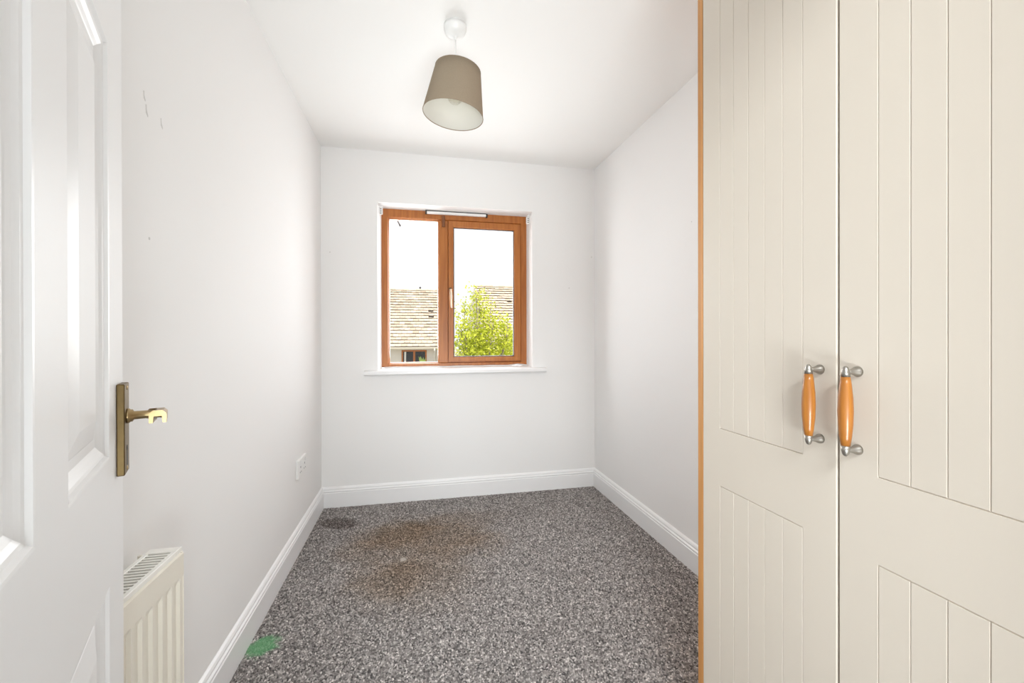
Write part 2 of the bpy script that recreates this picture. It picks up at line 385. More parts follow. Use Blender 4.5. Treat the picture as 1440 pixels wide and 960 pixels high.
# small chips and nail holes in the plaster
def chip(parent, c, ax, pts):
    b = MB(); c = Vector(c)
    if ax == 'x': vs = [c + Vector((0, u, v)) for u, v in pts]; t = Vector((.0005, 0, 0))
    elif ax == '-x': vs = [c + Vector((0, u, v)) for u, v in pts]; t = Vector((-.0012, 0, 0))
    else: vs = [c + Vector((u, 0, v)) for u, v in pts]; t = Vector((0, -.0012, 0))
    b.rings([[p - t for p in vs], [p + t for p in vs]], True, False, True, True)
    return obj('plaster_chip', b, M['chip'], parent)
for (y, z, k) in ((1.171, 1.712, 1), (1.180, 1.682, 1.2), (1.240, 1.680, 1.1)):
    pts = [(-.004 * k, .011 * k), (-.0015 * k, .012 * k), (-.001 * k, .002 * k), (.004 * k, -.008 * k), (.003 * k, -.011 * k), (-.0025 * k, -.005 * k)]
    chip(wl, (XL, y, z), 'x', pts)
hole = [(-.003, 0), (-.001, .0035), (.003, .002), (.0025, -.003), (-.001, -.0035)]
chip(wl, (XL, 1.188, 1.381), 'x', hole)
for (x, z) in ((1.105, 1.497), (-.612 + .04, 1.70), (1.285, 1.735)): chip(wbk, (x, YB, z), 'y', [(u * 1.3, v * 1.3) for u, v in hole])
chip(wr_, (XR, 1.86, 1.70), '-x', hole)

# ------------------------------------------------------------------ window
def frame_boxes(b, x0, x1, z0, z1, wl_, wr2, wb2, wt2, y0, y1, c=.003):
    """four mitred bars"""
    def bar(q): b.add(q[0], [(0, 1, 2, 3), (4, 7, 6, 5), (0, 4, 5, 1), (1, 5, 6, 2), (2, 6, 7, 3), (3, 7, 4, 0)])
    O = [(x0, z0), (x1, z0), (x1, z1), (x0, z1)]; I = [(x0 + wl_, z0 + wb2), (x1 - wr2, z0 + wb2), (x1 - wr2, z1 - wt2), (x0 + wl_, z1 - wt2)]
    def shrink(p, q, k): return (p[0] + (q[0] - p[0]) * k, p[1] + (q[1] - p[1]) * k)
    for k in range(4):
        o0, o1, i0, i1 = O[k], O[(k + 1) % 4], I[k], I[(k + 1) % 4]
        a, b2, c2, d2 = o0, o1, i1, i0
        ic0, ic1 = shrink(i0, o0, .14), shrink(i1, o1, .14)       # chamfer on the inside edge
        vs = [(p[0], y0, p[1]) for p in (o0, o1, ic1, ic0)] + [(p[0], y0 + .012, p[1]) for p in (i1, i0)] + [(p[0], y1, p[1]) for p in (o0, o1, i1, i0)]
        b.add(vs, [(0, 1, 2, 3), (3, 2, 4, 5), (5, 4, 8, 9), (0, 6, 7, 1), (6, 9, 8, 7), (0, 3, 5, 9, 6), (1, 7, 8, 4, 2)])
b = MB()
frame_boxes(b, FX0, FX1, FZ0, FZ1, .052, .055, .027, .064, FY, FY + .06)
frame_boxes(b, .2125, .7545, .9440, 1.9770, .030, .042, .030, .040, FY + .013, FY + .055)
win = tag(obj('window_1', b, M['frame'], None, (0, 0, 0)), 'golden oak effect two-light window frame in the end wall', 'window', None, 'structure')
obj('mullion', MB().box(.1465, .2135, FY + .0005, FY + .0595, FZ0 + .026, FZ1 - .063, .003), M['frame'], win)
b = MB(); frame_boxes(b, FX0 + .051, .1475, FZ0 + .026, FZ1 - .063, .006, .006, .006, .006, FY + .02, FY + .05); obj('glazing_bead', b, M['frame'], win)
obj('pane', MB().box(FX0 + .053, .146, FY + .03, FY + .036, FZ0 + .028, FZ1 - .065), M['glass'], win)
sash = MB(); frame_boxes(sash, .2165, .7505, .9555, 1.9745, .038, .050, .034, .050, FY - .014, FY + .012)
sash = obj('sash', sash, M['frame'], win)
obj('pane', MB().box(.252, .703, FY + .001, FY + .006, .987, 1.927), M['glass'], sash)
b = MB(); frame_boxes(b, .2535, .7015, .9885, 1.9255, .005, .005, .005, .005, FY - .007, FY + .001); obj('gasket', b, M['grey'], sash)
# sash handle: oval base and a tilted lever
b = MB(); b.box(.2215, .2365, FY - .022, FY - .011, 1.435, 1.490, .003)
obj('handle_base', b, M['dark'], sash)
b = MB(); b.lathe((.229, FY - .020, 1.470), (0, -1, 0), [(0, .007), (.014, .0065), (.018, .007)], 12)
b.tube([(.229, FY - .036, 1.480), (.2295, FY - .040, 1.455), (.231, FY - .042, 1.40), (.233, FY - .040, 1.352), (.2335, FY - .038, 1.340)], [.006, .0085, .008, .007, .004], 10)
tag(obj('sash_handle', b, mat('pale_gold_lever', (0.80, 0.62, 0.46), 0.35, .6, bump=(200, .03, .0004)), sash), 'pale pinkish gold lever')
# trickle vent above the mullion
b = MB(); b.box(.062, .492, FY - .022, FY, 2.0165, 2.0355, .003)
tv = tag(obj('trickle_vent', b, M['pvc'], win), 'white slim vent with dark ends')
b = MB(); b.box(.052, .063, FY - .024, FY, 2.0140, 2.0395, .002); obj('end_cap', b, M['dark'], tv)
b = MB(); b.box(.491, .502, FY - .024, FY, 2.0120, 2.0375, .002); obj('end_cap', b, M['dark'], tv)
b = MB(); b.box(.063, .491, FY - .020, FY, 2.0345, 2.0395); obj('vent_slot', b, M['dark'], tv)
obj('stay_block', MB().box(.170, .1925, FY - .014, FY + .002, 1.930, 2.010, .003), wood('brown_block', (.16, .055, .018), (.22, .08, .025)), win)
b = MB(); b.tube([(-.150, FY + .075, 1.99), (-.142, FY + .072, 1.972), (-.128, FY + .070, 1.945)], [.0035, .004, .0045], 8); b.tube([(-.130, FY + .070, 1.949), (-.123, FY + .069, 1.936)], [.006, .0065], 8)
tag(obj('cable_end', b, M['grey'], win), 'short grey cable end hanging outside the pane')
# sill board and the lump of sealant at its corner
b = MB()
sp = [(0, .0285), (-.036, .0285), (-.0395, .026), (-.041, .020), (-.041, .006), (-.039, .002), (-.035, 0), (0, 0)]
b.rings([[(-.3555, YB + o, .8775 + z) for o, z in sp], [(.916, YB + o, .8775 + z) for o, z in sp]], True, False, True, True)
b.box(WX0 + .002, WX1 - .002, YB - .002, FY + .03, .884, .9063)
tag(obj('window_sill', b, M['gloss'], win), 'white painted window board with rounded nose')
b = MB(); pts = []
for k in range(15):
    x = FX0 + .02 + k / 14 * (FX1 - FX0 - .02); pts.append((x, FY - .003, .9185 + .0012 * math.sin(k * 2.1) + (.006 if k == 13 else 0)))
b.tube(pts, [.0045 + .0012 * (k % 3) for k in range(15)], 6); obj('sealant_bead', b, M['gloss'], win)
b = MB(); frame_boxes(b, -.70, 1.10, .30, 2.0, .06, .06, .06, .06, -2.19, -2.12)  # landing window, unseen, added as a daylight source
win2 = tag(obj('added_landing_window', b, M['frame'], None, (0, 0, 0)), 'golden oak effect window added to the unseen landing for light', 'window', None, 'structure')
obj('pane', MB().box(-.645, 1.045, -2.158, -2.152, .355, 1.945), M['glass'], win2)
# old blind brackets in the top corners of the reveal
for (x0, x1, z0, z1, lab) in ((-.2655, -.2375, 1.982, 2.034, 'white blind bracket in the top left corner of the window recess'), (.7875, .8165, 1.974, 2.026, 'white blind bracket in the top right corner of the window recess')):
    y0 = YB + .022
    root = empty('blind_bracket', ((x0 + x1) / 2, y0, z0), lab, 'bracket', 'old blind brackets')
    b = MB(); b.box(x0, x1, y0 + .028, y0 + .032, z0, z1, .001); xs = x0 if x0 < 0 else x1 - .003
    b.box(xs, xs + .003, y0, y0 + .030, z0, z1, .001); b.box(x0, x1, y0, y0 + .032, z1 - .003, z1 + .001)
    obj('plate', b, M['pvc'], root)
    for k in range(3):
        b = MB(); b.box((x0 + x1) / 2 - .005, (x0 + x1) / 2 + .006, y0 + .0262, y0 + .029, z0 + .008 + k * .014, z0 + .013 + k * .014); obj('slot', b, M['grey'], root)

# ------------------------------------------------------------------ open panelled door
A = Vector((-.4583, .7963, 0)); DV = Vector((.385, -.923, 0)); NV = Vector((.923, .385, 0))
def dfr(t, o, z): p = A + DV * t + NV * o; return (p.x, p.y, z)
DW, DT = .735, .038
stile, pw, mun = .1060, .2090, .0960
cols = [(stile, stile + pw), (stile + pw + mun, stile + 2 * pw + mun)]
rows = [(.215, .806), (.979, 1.555), (1.650, 1.865)]
b = MB(); Z0, Z1 = .012, 1.985
for (t0, t1) in ((0, cols[0][0]), (cols[0][1], cols[1][0]), (cols[1][1], DW)): 
    pass
b.box(0, cols[0][0], -DT, 0, Z0, Z1, 0, dfr); b.box(cols[1][1], DW, -DT, 0, Z0, Z1, 0, dfr)
for (z0, z1) in ((Z0, rows[0][0]), (rows[0][1], rows[1][0]), (rows[1][1], rows[2][0]), (rows[2][1], Z1)): b.box(cols[0][0], cols[1][1], -DT, 0, z0, z1, 0, dfr)
for (z0, z1) in rows: b.box(cols[0][1], cols[1][0], -DT, 0, z0, z1, 0, dfr)
door = tag(obj('door_1', b, M['doorpaint'], None, dfr(DW, 0, 0)), 'white six-panel door standing open at the left edge', 'door', None, 'structure')
MO = [(0, 0), (.003, -.0005), (.006, -.0045), (.010, -.0055), (.015, -.0085), (.020, -.0105), (.022, -.0115)]    # ogee moulding
FI = [(.022, -.0115), (.034, -.0115), (.036, -.0105), (.062, -.0040), (.064, -.0035)]                              # fielded panel
for (t0, t1) in cols:
    for (z0, z1) in rows:
        def ring(i, o): return [dfr(t0 + i, o, z0 + i), dfr(t1 - i, o, z0 + i), dfr(t1 - i, o, z1 - i), dfr(t0 + i, o, z1 - i)]
        b = MB(); b.rings([ring(i, o) for i, o in FI] + [[], ][:0], True, False, False, True); b.rings([ring(.0, -DT + .006), ring(.022, -.0115)])
        b.add(ring(0, -DT + .006), [(0, 1, 2, 3)])
        pn = obj('panel', b, M['doorpaint'], door)
        b = MB(); b.rings([ring(i, o) for i, o in MO]); b.rings([ring(0, 0), ring(0, -.012), ring(.022, -.0115)])
        obj('moulding', b, M['doorpaint'], pn)
# brass lever handle on its backplate
b = MB(); b.box(.016, .0574, 0, .0095, .940, 1.0765, .0012, dfr)
plate = tag(obj('handle_plate', b, M['darkbrass'], door), 'tarnished brass backplate')
b = MB(); n_ = Vector(NV)
b.lathe(dfr(.037, .009, 1.0265), NV, [(0, .0115), (.003, .0115), (.005, .0095), (.007, .0095), (.009, .0065), (.030, .0060), (.040, .0068)], 16)
# lever: inverted channel running back towards the hinge
secs = [(.030, .0400, 1.0265, .0085, .0075), (.040, .0500, 1.0275, .0085, .0080), (.060, .0515, 1.0285, .0080, .0075), (.095, .0520, 1.0310, .0080, .0070), (.112, .0530, 1.0335, .0095, .0085), (.126, .0530, 1.0345, .0098, .0088)]
rs = []
for (t, o, z, hw, hh) in secs:
    rs.append([dfr(t, o + u * hw, z + v * hh) for u, v in ((-1, -1), (-1, .45), (-.55, 1), (.55, 1), (1, .45), (1, -1), (.55, -1), (.45, .05), (-.45, .05), (-.55, -1))])
b.rings(rs, True, False, True, True)
obj('lever', b, M['brass'], plate)
b = MB(); b.box(.0335, .0395, .0092, .0099, .952, .976, 0, dfr); b.lathe(dfr(.0365, .0092, .978), NV, [(0, .0045), (.0008, .0045)], 12)
obj('keyhole', b, M['dark'], plate)
for z in (.947, 1.0695):
    b = MB(); b.lathe(dfr(.0365, .009, z), NV, [(0, .0036), (.001, .0034), (.0017, .002)], 10); obj('screw', b, M['brass'], plate)
for z in (.25, 1.75):
    b = MB(); b.lathe(dfr(DW + .004, .004, z), (0, 0, 1), [(0, .006), (.09, .006)], 10); obj('hinge', b, M['brass'], door)

# ------------------------------------------------------------------ radiator on the left wall
rad = empty('radiator', (-.57, .78, .14), 'cream panel radiator on the left wall half hidden by the open door', 'radiator')
RX, RY0, RY1 = -.5225, .452, 1.112
ridges = [RY1 - .012 - .0335 * k for k in range(20)]
ys = [RY0]; dep = [0]
for yc in reversed(ridges):
    for (dy, dd) in ((-.0075, -1), (-.0045, 0), (.0045, 0), (.0075, -1)):
        if RY0 + .004 < yc + dy < RY1 - .004: ys.append(yc + dy); dep.append(dd)
dep[1] = 0 if dep[1] == 0 else dep[1]
ys.append(RY1); dep.append(0)
zs = [(.140, 0), (.185, 0), (.197, 1), (.592, 1), (.606, 0), (.655, 0)]
b = MB(); vs = []; fs = []
for (z, k) in zs:
    for y, d in zip(ys, dep): vs.append((RX + .0065 * d * k, y, z))
n = len(ys)
for i in range(len(zs) - 1):
    for j in range(n - 1): fs.append((i * n + j, i * n + j + 1, (i + 1) * n + j + 1, (i + 1) * n + j))
b.add(vs, fs)
bx = [(RX - .0125, y, z) for z in (.140, .655) for y in (RY0, RY1)]
b.add([(RX, RY0, .655), (RX, RY1, .655), (RX - .009, RY1, .6585), (RX - .009, RY0, .6585), (RX - .016, RY1, .655), (RX - .016, RY0, .655)], [(0, 1, 2, 3), (3, 2, 4, 5)])
b.add([(RX, RY1, .140), (RX, RY1, .655), (RX - .016, RY1, .655), (RX - .016, RY1, .140), (RX, RY0, .140), (RX, RY0, .655), (RX - .016, RY0, .655), (RX - .016, RY0, .140)], [(0, 1, 2, 3), (4, 7, 6, 5), (3, 2, 6, 7), (0, 3, 7, 4)])
obj('front_panel', b, M['radiator'], rad)
obj('rear_panel', MB().box(-.612, -.598, RY0, RY1, .14, .652, .002), M['radiator'], rad)
obj('side_cap', MB().box(-.6115, RX - .002, RY1 - .004, RY1 + .002, .145, .6585, .001), M['radiator'], rad)
obj('side_cap', MB().box(-.6115, RX - .002, RY0 - .002, RY0 + .004, .145, .6585, .001), M['radiator'], rad)
obj('convector_fins', MB().box(-.598, RX - .017, RY0 + .01, RY1 - .01, .16, .625), M['cavity'], rad)
b = MB(); gx0, gx1 = -.5905, RX - .0045
b.box(gx0, gx1, RY1 - .022, RY1 + .002, .6565, .6685, .001); b.box(gx0, gx1, RY0 - .002, RY0 + .022, .6565, .6685, .001)
b.box(gx1 - .010, gx1, RY0 + .021, RY1 - .021, .6575, .6685, .001); b.box(gx0, gx0 + .010, RY0 + .021, RY1 - .021, .6575, .6685, .001)
obj('grille_frame', b, M['radwhite'], rad)
b = MB(); b.box(gx0 + .009, gx1 - .009, -.0022, .0022, .6585, .6675)
y = RY1 - .030; first = None
while y > RY0 + .024:
    if first is None:
        first = obj('grille_slat', b, M['radwhite'], rad, (0, 0, 0)); first.location = Vector((0, y, 0)) - ORG[rad.name]
    else: shared(first, 'grille_slat', rad, Vector((0, y, 0)) - ORG[rad.name])
    y -= .0115
for yy in (RY0 + .12, RY1 - .12): obj('wall_bracket', MB().box(XL - .002, -.610, yy - .015, yy + .015, .25, .56), M['radwhite'], rad)

# ------------------------------------------------------------------ double socket on the left wall
so = empty('wall_socket', (XL, 2.515, .39), 'white double power socket low on the left wall near the far corner', 'socket')
SY0, SY1, SZ0, SZ1 = 2.432, 2.598, .388, .487
b = MB(); b.box(XL - .001, XL + .014, SY0, SY1, SZ0, SZ1, .003); obj('faceplate', b, M['socket'], so)
for yc in (SY0 + .043, SY1 - .043):
    b = MB(); b.box(XL + .0135, XL + .018, yc - .009 + .016, yc + .009 + .016, SZ1 - .032, SZ1 - .010, .002); obj('switch', b, M['socket'], so)
    b = MB(); b.box(XL + .0134, XL + .0144, yc - .004, yc + .004, SZ0 + .052, SZ0 + .062)
    for s in (-1, 1): b.box(XL + .0134, XL + .0144, yc + s * .011 - .0035, yc + s * .011 + .0035, SZ0 + .028, SZ0 + .034)
    obj('pin_holes', b, M['grey'], so)

# ------------------------------------------------------------------ pendant lamp
LP = Vector((.1495, 1.7430, H))
lamp = empty('pendant_lamp', (LP.x, LP.y, H), 'pendant ceiling lamp with a tilted taupe drum shade', 'lamp')
rc = MB(); rc.lathe((LP.x, LP.y, H), (0, 0, -1), [(0, .0440), (.0025, .0440), (.0026, .0425), (.004, .0425), (.0041, .0455), (.019, .0455), (.0205, .0435), (.030, .0415), (.037, .036), (.043, .024), (.046, .010), (.054, .0065), (.060, .004)], 32)
obj('ceiling_rose', rc, M['pvc'], lamp)
AX = Vector((.1107, .0001, 1)).normalized(); TOP = Vector((.1605, 1.7423, 2.2180)); LL = .1848
b = MB(); b.tube([(LP.x, LP.y, H - .05), (LP.x + .0005, LP.y, 2.30), (LP.x + .001, LP.y, 2.232), (TOP.x, TOP.y, 2.21), tuple(TOP - AX * .02)], .0026, 8); obj('cord', b, M['pvc'], lamp)
rb, rt = .1217, .0920
BOT = TOP - AX * LL
b = MB(); pr = [(0, rb), (LL * .33, rb + (rt - rb) * .33), (LL * .66, rb + (rt - rb) * .66), (LL, rt), (LL, rt - .0016), (0, rb - .0016), (0, rb)]
b.lathe(BOT, AX, pr, 64, True, False, False)
sh = tag(obj('lamp_shade', b, M['shade'], lamp), 'taupe fabric shade, tilted')
b = MB(); b.lathe(BOT, AX, [(.0015, rb - .0018), (LL - .0015, rt - .0018), (LL - .0015, rt - .0026), (.0015, rb - .0026), (.0015, rb - .0018)], 64, True, False, False)
tag(obj('shade_lining', b, M['lining'], sh), 'cream lining')
b = MB()
def ringpts(c, r, n=40):
    e = AX.cross(Vector((0, 1, 0.01))).normalized(); g = AX.cross(e); return [c + (e * math.cos(2 * PI * k / n) + g * math.sin(2 * PI * k / n)) * r for k in range(n + 1)]
b.tube(ringpts(BOT, rb - .0006), .0016, 6); obj('shade_rim', b, M['shade'], sh)
b = MB(); b.tube(ringpts(TOP, rt - .0008), .0016, 6); obj('shade_rim', b, M['shade'], sh)
b = MB(); e0 = AX.cross(Vector((0, 1, 0.01))).normalized(); g0 = AX.cross(e0)
hub = TOP - AX * .03
for k in range(3):
    d = e0 * math.cos(2 * PI * k / 3 + .5) + g0 * math.sin(2 * PI * k / 3 + .5); b.tube([hub + d * .018, hub + d * .05, TOP + d * (rt - .002) - AX * .003], .0015, 6)
b.tube(ringpts(hub, .019, 24), .0015, 6); obj('spider_ring', b, M['pvc'], sh)
b = MB(); b.lathe(TOP - AX * .010, -AX, [(0, .010), (.006, .0165), (.016, .0185), (.040, .0185), (.046, .016)], 20); obj('bulb_holder', b, M['pvc'], lamp)
b = MB(); b.lathe(TOP - AX * .052, -AX, [(0, .0125), (.012, .0135), (.024, .018), (.040, .0265), (.056, .0300), (.070, .0275), (.080, .0195), (.086, .009), (.0875, .002)], 24)
bulb = obj('light_bulb', b, M['bulbglass'], lamp)
b = MB(); b.lathe(TOP - AX * .050, -AX, [(0, .006), (.022, .0055), (.030, .003), (.045, .002)], 12); b.tube([TOP - AX * .093 + e0 * .010, TOP - AX * .098, TOP - AX * .093 - e0 * .010], .0012, 6); obj('filament_stem', b, M['pvc'], bulb)

# ------------------------------------------------------------------ wardrobe
WX = .72; WY0, WY1, WH = .228, .9978, 2.30
wd = empty('wardrobe', (WX + .29, .61, 0), 'tall cream two-door wardrobe with oak side edge along the right wall', 'wardrobe')
obj('side_panel', MB().box(WX, XR - .002, .9788, WY1, 0.002, WH, .0008), M['oak'], wd)
obj('side_panel', MB().box(WX, XR - .002, WY0, WY0 + .018, 0.002, WH, .0008), M['oak'], wd)
obj('top_panel', MB().box(WX + .001, XR - .002, WY0 + .018, .9788, WH - .018, WH), M['oak'], wd)
obj('back_panel', MB().box(XR - .010, XR - .003, WY0 + .018, .9788, .01, WH - .018), M['oak'], wd)
obj('plinth', MB().box(WX + .03, WX + .048, WY0 + .018, .9788, .002, .08), M['oak'], wd)
obj('shelf', MB().box(WX + .024, XR - .012, WY0 + .019, .9778, .080, .098), M['oak'], wd)
def groove_door(y0, y1, z0, z1, lines, zr):
    """slab facing -X with V-grooves: vertical lines inside each z range, closed at its ends"""
    hw, dp = .0011, .0022
    yl = {y0 + .0015: 0, y1 - .0015: 0}; zl = {z0 + .0015: 0, z1 - .0015: 0}
    for y in lines:
        for o in (-hw, 0, hw): yl[y + o] = 0
    for (a, c) in zr:
        for z in (a, c):
            for o in (-hw, 0, hw): zl[z + o] = 0
    yy = sorted(yl); zz = sorted(zl); ya, yb = min(lines), max(lines)
    b = MB(); vs = []
    for z in zz:
        for y in yy:
            d = 0
            for (a, c) in zr:
                if a - 1e-6 <= z <= c + 1e-6 and any(abs(y - q) < 1e-6 for q in lines): d = 1
                if (abs(z - a) < 1e-6 or abs(z - c) < 1e-6) and ya - 1e-6 <= y <= yb + 1e-6: d = 1
            vs.append((WX + dp * d, y, z))
    n = len(yy); fs = [(i * n + j, i * n + j + 1, (i + 1) * n + j + 1, (i + 1) * n + j) for i in range(len(zz) - 1) for j in range(n - 1)]
    b.add(vs, fs)
    ed = [0 * n + j for j in range(n)]; 
    per = [vs[j] for j in range(n)] + [vs[i * n + n - 1] for i in range(1, len(zz))] + [vs[(len(zz) - 1) * n + j] for j in range(n - 2, -1, -1)] + [vs[i * n] for i in range(len(zz) - 2, 0, -1)]
    def out(p, x): return (x, min(max(p[1], y0), y1) if y0 + .002 < p[1] < y1 - .002 else (y0 if p[1] < (y0 + y1) / 2 else y1), p[2] if z0 + .002 < p[2] < z1 - .002 else (z0 if p[2] < (z0 + z1) / 2 else z1))
    b.rings([per, [out(p, WX + .0015) for p in per], [out(p, WX + .018) for p in per]], True, False, False, True)
    return b
g1 = [.9131 - .04596 * k for k in range(6)]; g2 = [.5449 - .0460 * k for k in range(6)]
ZR = [(.10, .7785), (.9198, 2.12)]
d1 = tag(obj('door', groove_door(.6145, .9772, .082, WH - .02, g1, ZR), M['cream'], wd), 'far cream door nearer the window')
d2 = tag(obj('door', groove_door(.2465, .6105, .082, WH - .02, g2, ZR), M['cream'], wd), 'near cream door at the frame edge')
for dd, yb_, zt, zb in ((d1, .6462, 1.0945, .9485), (d2, .5771, 1.0960, .9465)):
    hx = WX - .026; L = zt - zb
    b = MB(); b.lathe((hx, yb_, zb), (0, 0, 1), [(L * .115, .0066), (L * .2, .0084), (L * .35, .0104), (L * .5, .0111), (L * .65, .0104), (L * .8, .0084), (L * .885, .0066)], 24)
    obj('handle_grip', b, M['grip'], dd)
    for s in (0, 1):
        b = MB(); base = (hx, yb_, zb if s == 0 else zt); ax = (0, 0, 1) if s == 0 else (0, 0, -1)
        b.lathe(base, ax, [(0, .0015), (.0012, .0032), (.004, .0048), (.009, .0060), (L * .117, .0068)], 20)
        zp = (zb + .0095) if s == 0 else (zt - .0095)
        b.lathe((hx, yb_, zp), (1, 0, 0), [(0, .0036), (.009, .0040), (.015, .0054), (.020, .0074), (.0225, .0086), (.0262, .0088)], 20)
        obj('handle_post', b, M['nickel'], dd)
    
# ------------------------------------------------------------------ outside: garden, houses, tree
struct('ground', MB().box(-60, 60, YB + 1.5, 90, -4.7, -4.5), M['ground_pale'], 'unseen ground outside the window, pale for its bounced light', 'ground')
def roof_mesh(x0, x1, ye, ze, yr, zr, gauge, name, parent, seed):
    r = random.Random(seed); b = MB(); col = []
    dl = math.hypot(yr - ye, zr - ze); u = Vector((0, (yr - ye) / dl, (zr - ze) / dl)); nn = Vector((0, -u.z, u.y))
    nrow = int(round(dl / gauge)); tw = .33; ncol = int((x1 - x0) / tw)
    tw = (x1 - x0) / ncol
    for i in range(nrow):
        s0 = i * gauge - .03; s1 = (i + 1) * gauge + .02; off = (i % 2) * tw * .5
        for j in range(ncol + (1 if off else 0)):
            a = x0 + j * tw - off; c = a + tw; a = max(a, x0); c = min(c, x1)
            if c - a < .02: continue
            a += .006; c -= .006
            lift = .066 + r.uniform(-.010, .018); ds = r.uniform(-.012, .012); sk = r.uniform(-.006, .006)
            P = lambda x, s, h: Vector((x, ye, ze)) + u * s + nn * h
            m_ = (a + c) / 2
            vs = [P(a, s0 + ds + sk, lift), P(m_, s0 + ds, lift - .008), P(c, s0 + ds - sk, lift), P(c, s1, .012), P(m_, s1, .006), P(a, s1, .012),
                  P(a, s0 + ds + sk, lift - .05), P(c, s0 + ds - sk, lift - .05), P(a, s0 + ds + sk, lift), P(m_, s0 + ds, lift - .008), P(c, s0 + ds - sk, lift)]
            b.add(vs, [(0, 1, 4, 5), (1, 2, 3, 4), (8, 6, 7, 10, 9), (0, 5, 6), (2, 7, 3)])
            sd_ = min(1, max(.03, r.gauss(.55, .28))); col += [sd_] * 6 + [-1.0] * 5  # butt faces coloured near-black to paint in the shade under each course
    # back slope and ridge are plain
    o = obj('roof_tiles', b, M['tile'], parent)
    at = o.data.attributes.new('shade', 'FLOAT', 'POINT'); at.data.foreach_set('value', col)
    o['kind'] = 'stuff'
    d = MB(); d.add([(x0, ye, ze), (x1, ye, ze), (x1, yr, zr), (x0, yr, zr), (x1, 2 * yr - ye, ze), (x0, 2 * yr - ye, ze)], [(0, 1, 2, 3), (3, 2, 4, 5), (0, 5, 4, 1)])
    obj('roof_deck', d, M['lead'], parent)
    for x in (x0, x1):
        g = MB(); k = .16 if x == x0 else -.16
        g.rings([[(x + q, ye + .12, ze - .02), (x + q, yr, zr - .02), (x + q, 2 * yr - ye - .12, ze - .02)] for q in (-.002 if k > 0 else .002, k)], True, False, True, True); obj('gable_wall', g, M['render'], parent)
    rg = MB(); col2 = []; nr = int((x1 - x0) / .45)
    for j in range(nr):
        a = x0 + (x1 - x0) * j / nr; c = x0 + (x1 - x0) * (j + 1) / nr - .012; h = r.uniform(-.008, .012)
        pr_ = [(-.13, -.05), (-.09, .03), (0, .075), (.09, .03), (.13, -.05)]
        rg.rings([[(x, yr + p, zr + q + .05 + h) for p, q in pr_] for x in (a, c)], False, False); col2 += [min(1, max(0, r.gauss(.6, .2)))] * 10
    o = obj('ridge_tiles', rg, M['tile'], parent); at = o.data.attributes.new('shade', 'FLOAT', 'POINT'); at.data.foreach_set('value', col2); o['kind'] = 'stuff'
    return u, nn

def house(x0, x1, ye, ze, rise, run, label, seed, windows, pipes, vents):
    root = empty('house', ((x0 + x1) / 2, ye + run, -4.5), label, 'house')
    yw = ye + .35; yr = ye + run
    b = MB(); b.box(x0, x1, yw, 2 * yr - yw, -4.5, ze + .02); obj('wall', b, M['render'], root)
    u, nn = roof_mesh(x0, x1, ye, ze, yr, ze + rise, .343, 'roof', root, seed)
    b = MB(); b.box(x0, x1, ye - .02, yw + .01, ze - .16, ze - .02); obj('soffit', b, M['upvc_out'], root)
    b = MB(); gp = [(-.11, .02), (-.10, -.06), (-.06, -.095), (-.02, -.06), (-.012, .02), (-.02, .02), (-.028, -.05), (-.06, -.082), (-.092, -.05), (-.102, .02)]
    b.rings([[(x, ye + p, ze - .03 + q) for p, q in gp] for x in (x0, x1)], True, False, True, True); obj('gutter', b, M['upvc_out'], root)
    for x in pipes:
        b = MB(); b.tube([(x, ye - .06, ze - .10), (x, ye - .05, ze - .22), (x, yw - .06, ze - .42), (x, yw - .05, -4.5)], .05, 10); tag(obj('downpipe', b, mat('white_downpipe', (.80, .77, .70), .5, bump=(30, .05, .001)), root), 'white downpipe')
    for (a, c, z0, z1) in windows:
        b = MB(); frame_boxes(b, a, c, z0, z1, .09, .09, .09, .09, yw - .03, yw + .04); b.box((a + c) / 2 - .06, (a + c) / 2 + .06, yw - .028, yw + .038, z0 + .08, z1 - .08)
        fr = obj('window_frame', b, M['frame'], root)
        mid = (a + c) / 2
        obj('pane', MB().box(a + .08, mid - .05, yw - .008, yw - .002, z0 + .08, z1 - .08), M['farglass'], fr)
        obj('pane', MB().box(mid + .05, c - .08, yw - .008, yw - .002, z0 + .08, z1 - .08), M['farglass'], fr)
        obj('window_ledge', MB().box(a - .06, c + .06, yw - .09, yw, z0 - .07, z0, .01), M['render'], fr)
    for (x, s) in vents:
        p = Vector((x, ye, ze)) + u * s
        b = MB(); q = [p + Vector((dx, 0, 0)) + u * ds + nn * h for dx, ds, h in ((-.17, 0, .04), (.17, 0, .04), (.17, .2, .04), (-.17, .2, .04), (-.15, .0, .14), (.15, .0, .14))]
        b.add(q, [(0, 1, 2, 3), (0, 4, 5, 1), (4, 3, 2, 5), (0, 3, 4), (1, 5, 2)]); obj('roof_vent', b, M['tiledark'], root)
    return root, yw
h1, yw1 = house(-9, 1.7, 25.7, .44, 3.86, 5.65, 'cream house across the garden seen through the left pane', 3, [(-.955, .495, -1.05, .24), (-6.5, -5.0, -1.05, .24)], [.955], [(.83, 3.85), (.83, 3.15)])
b = MB(); rr = random.Random(2); pts0 = [(-.80 + .022 * k, yw1 - .012 - .012 * (k % 2), None) for k in range(6)]
b.rings([[(x, y, .14) for x, y, _ in pts0], [(x - .02, y, -.97) for x, y, _ in pts0]], False); obj('curtain', b, M['curtain'], h1)
h2, yw2 = house(4.0, 14, 25.6, .80, 3.86, 5.65, 'neighbouring house with tiled roof behind the leafy tree', 9, [(7.6, 9.1, -.7, .6)], [4.3], [(6.25, 4.6)])
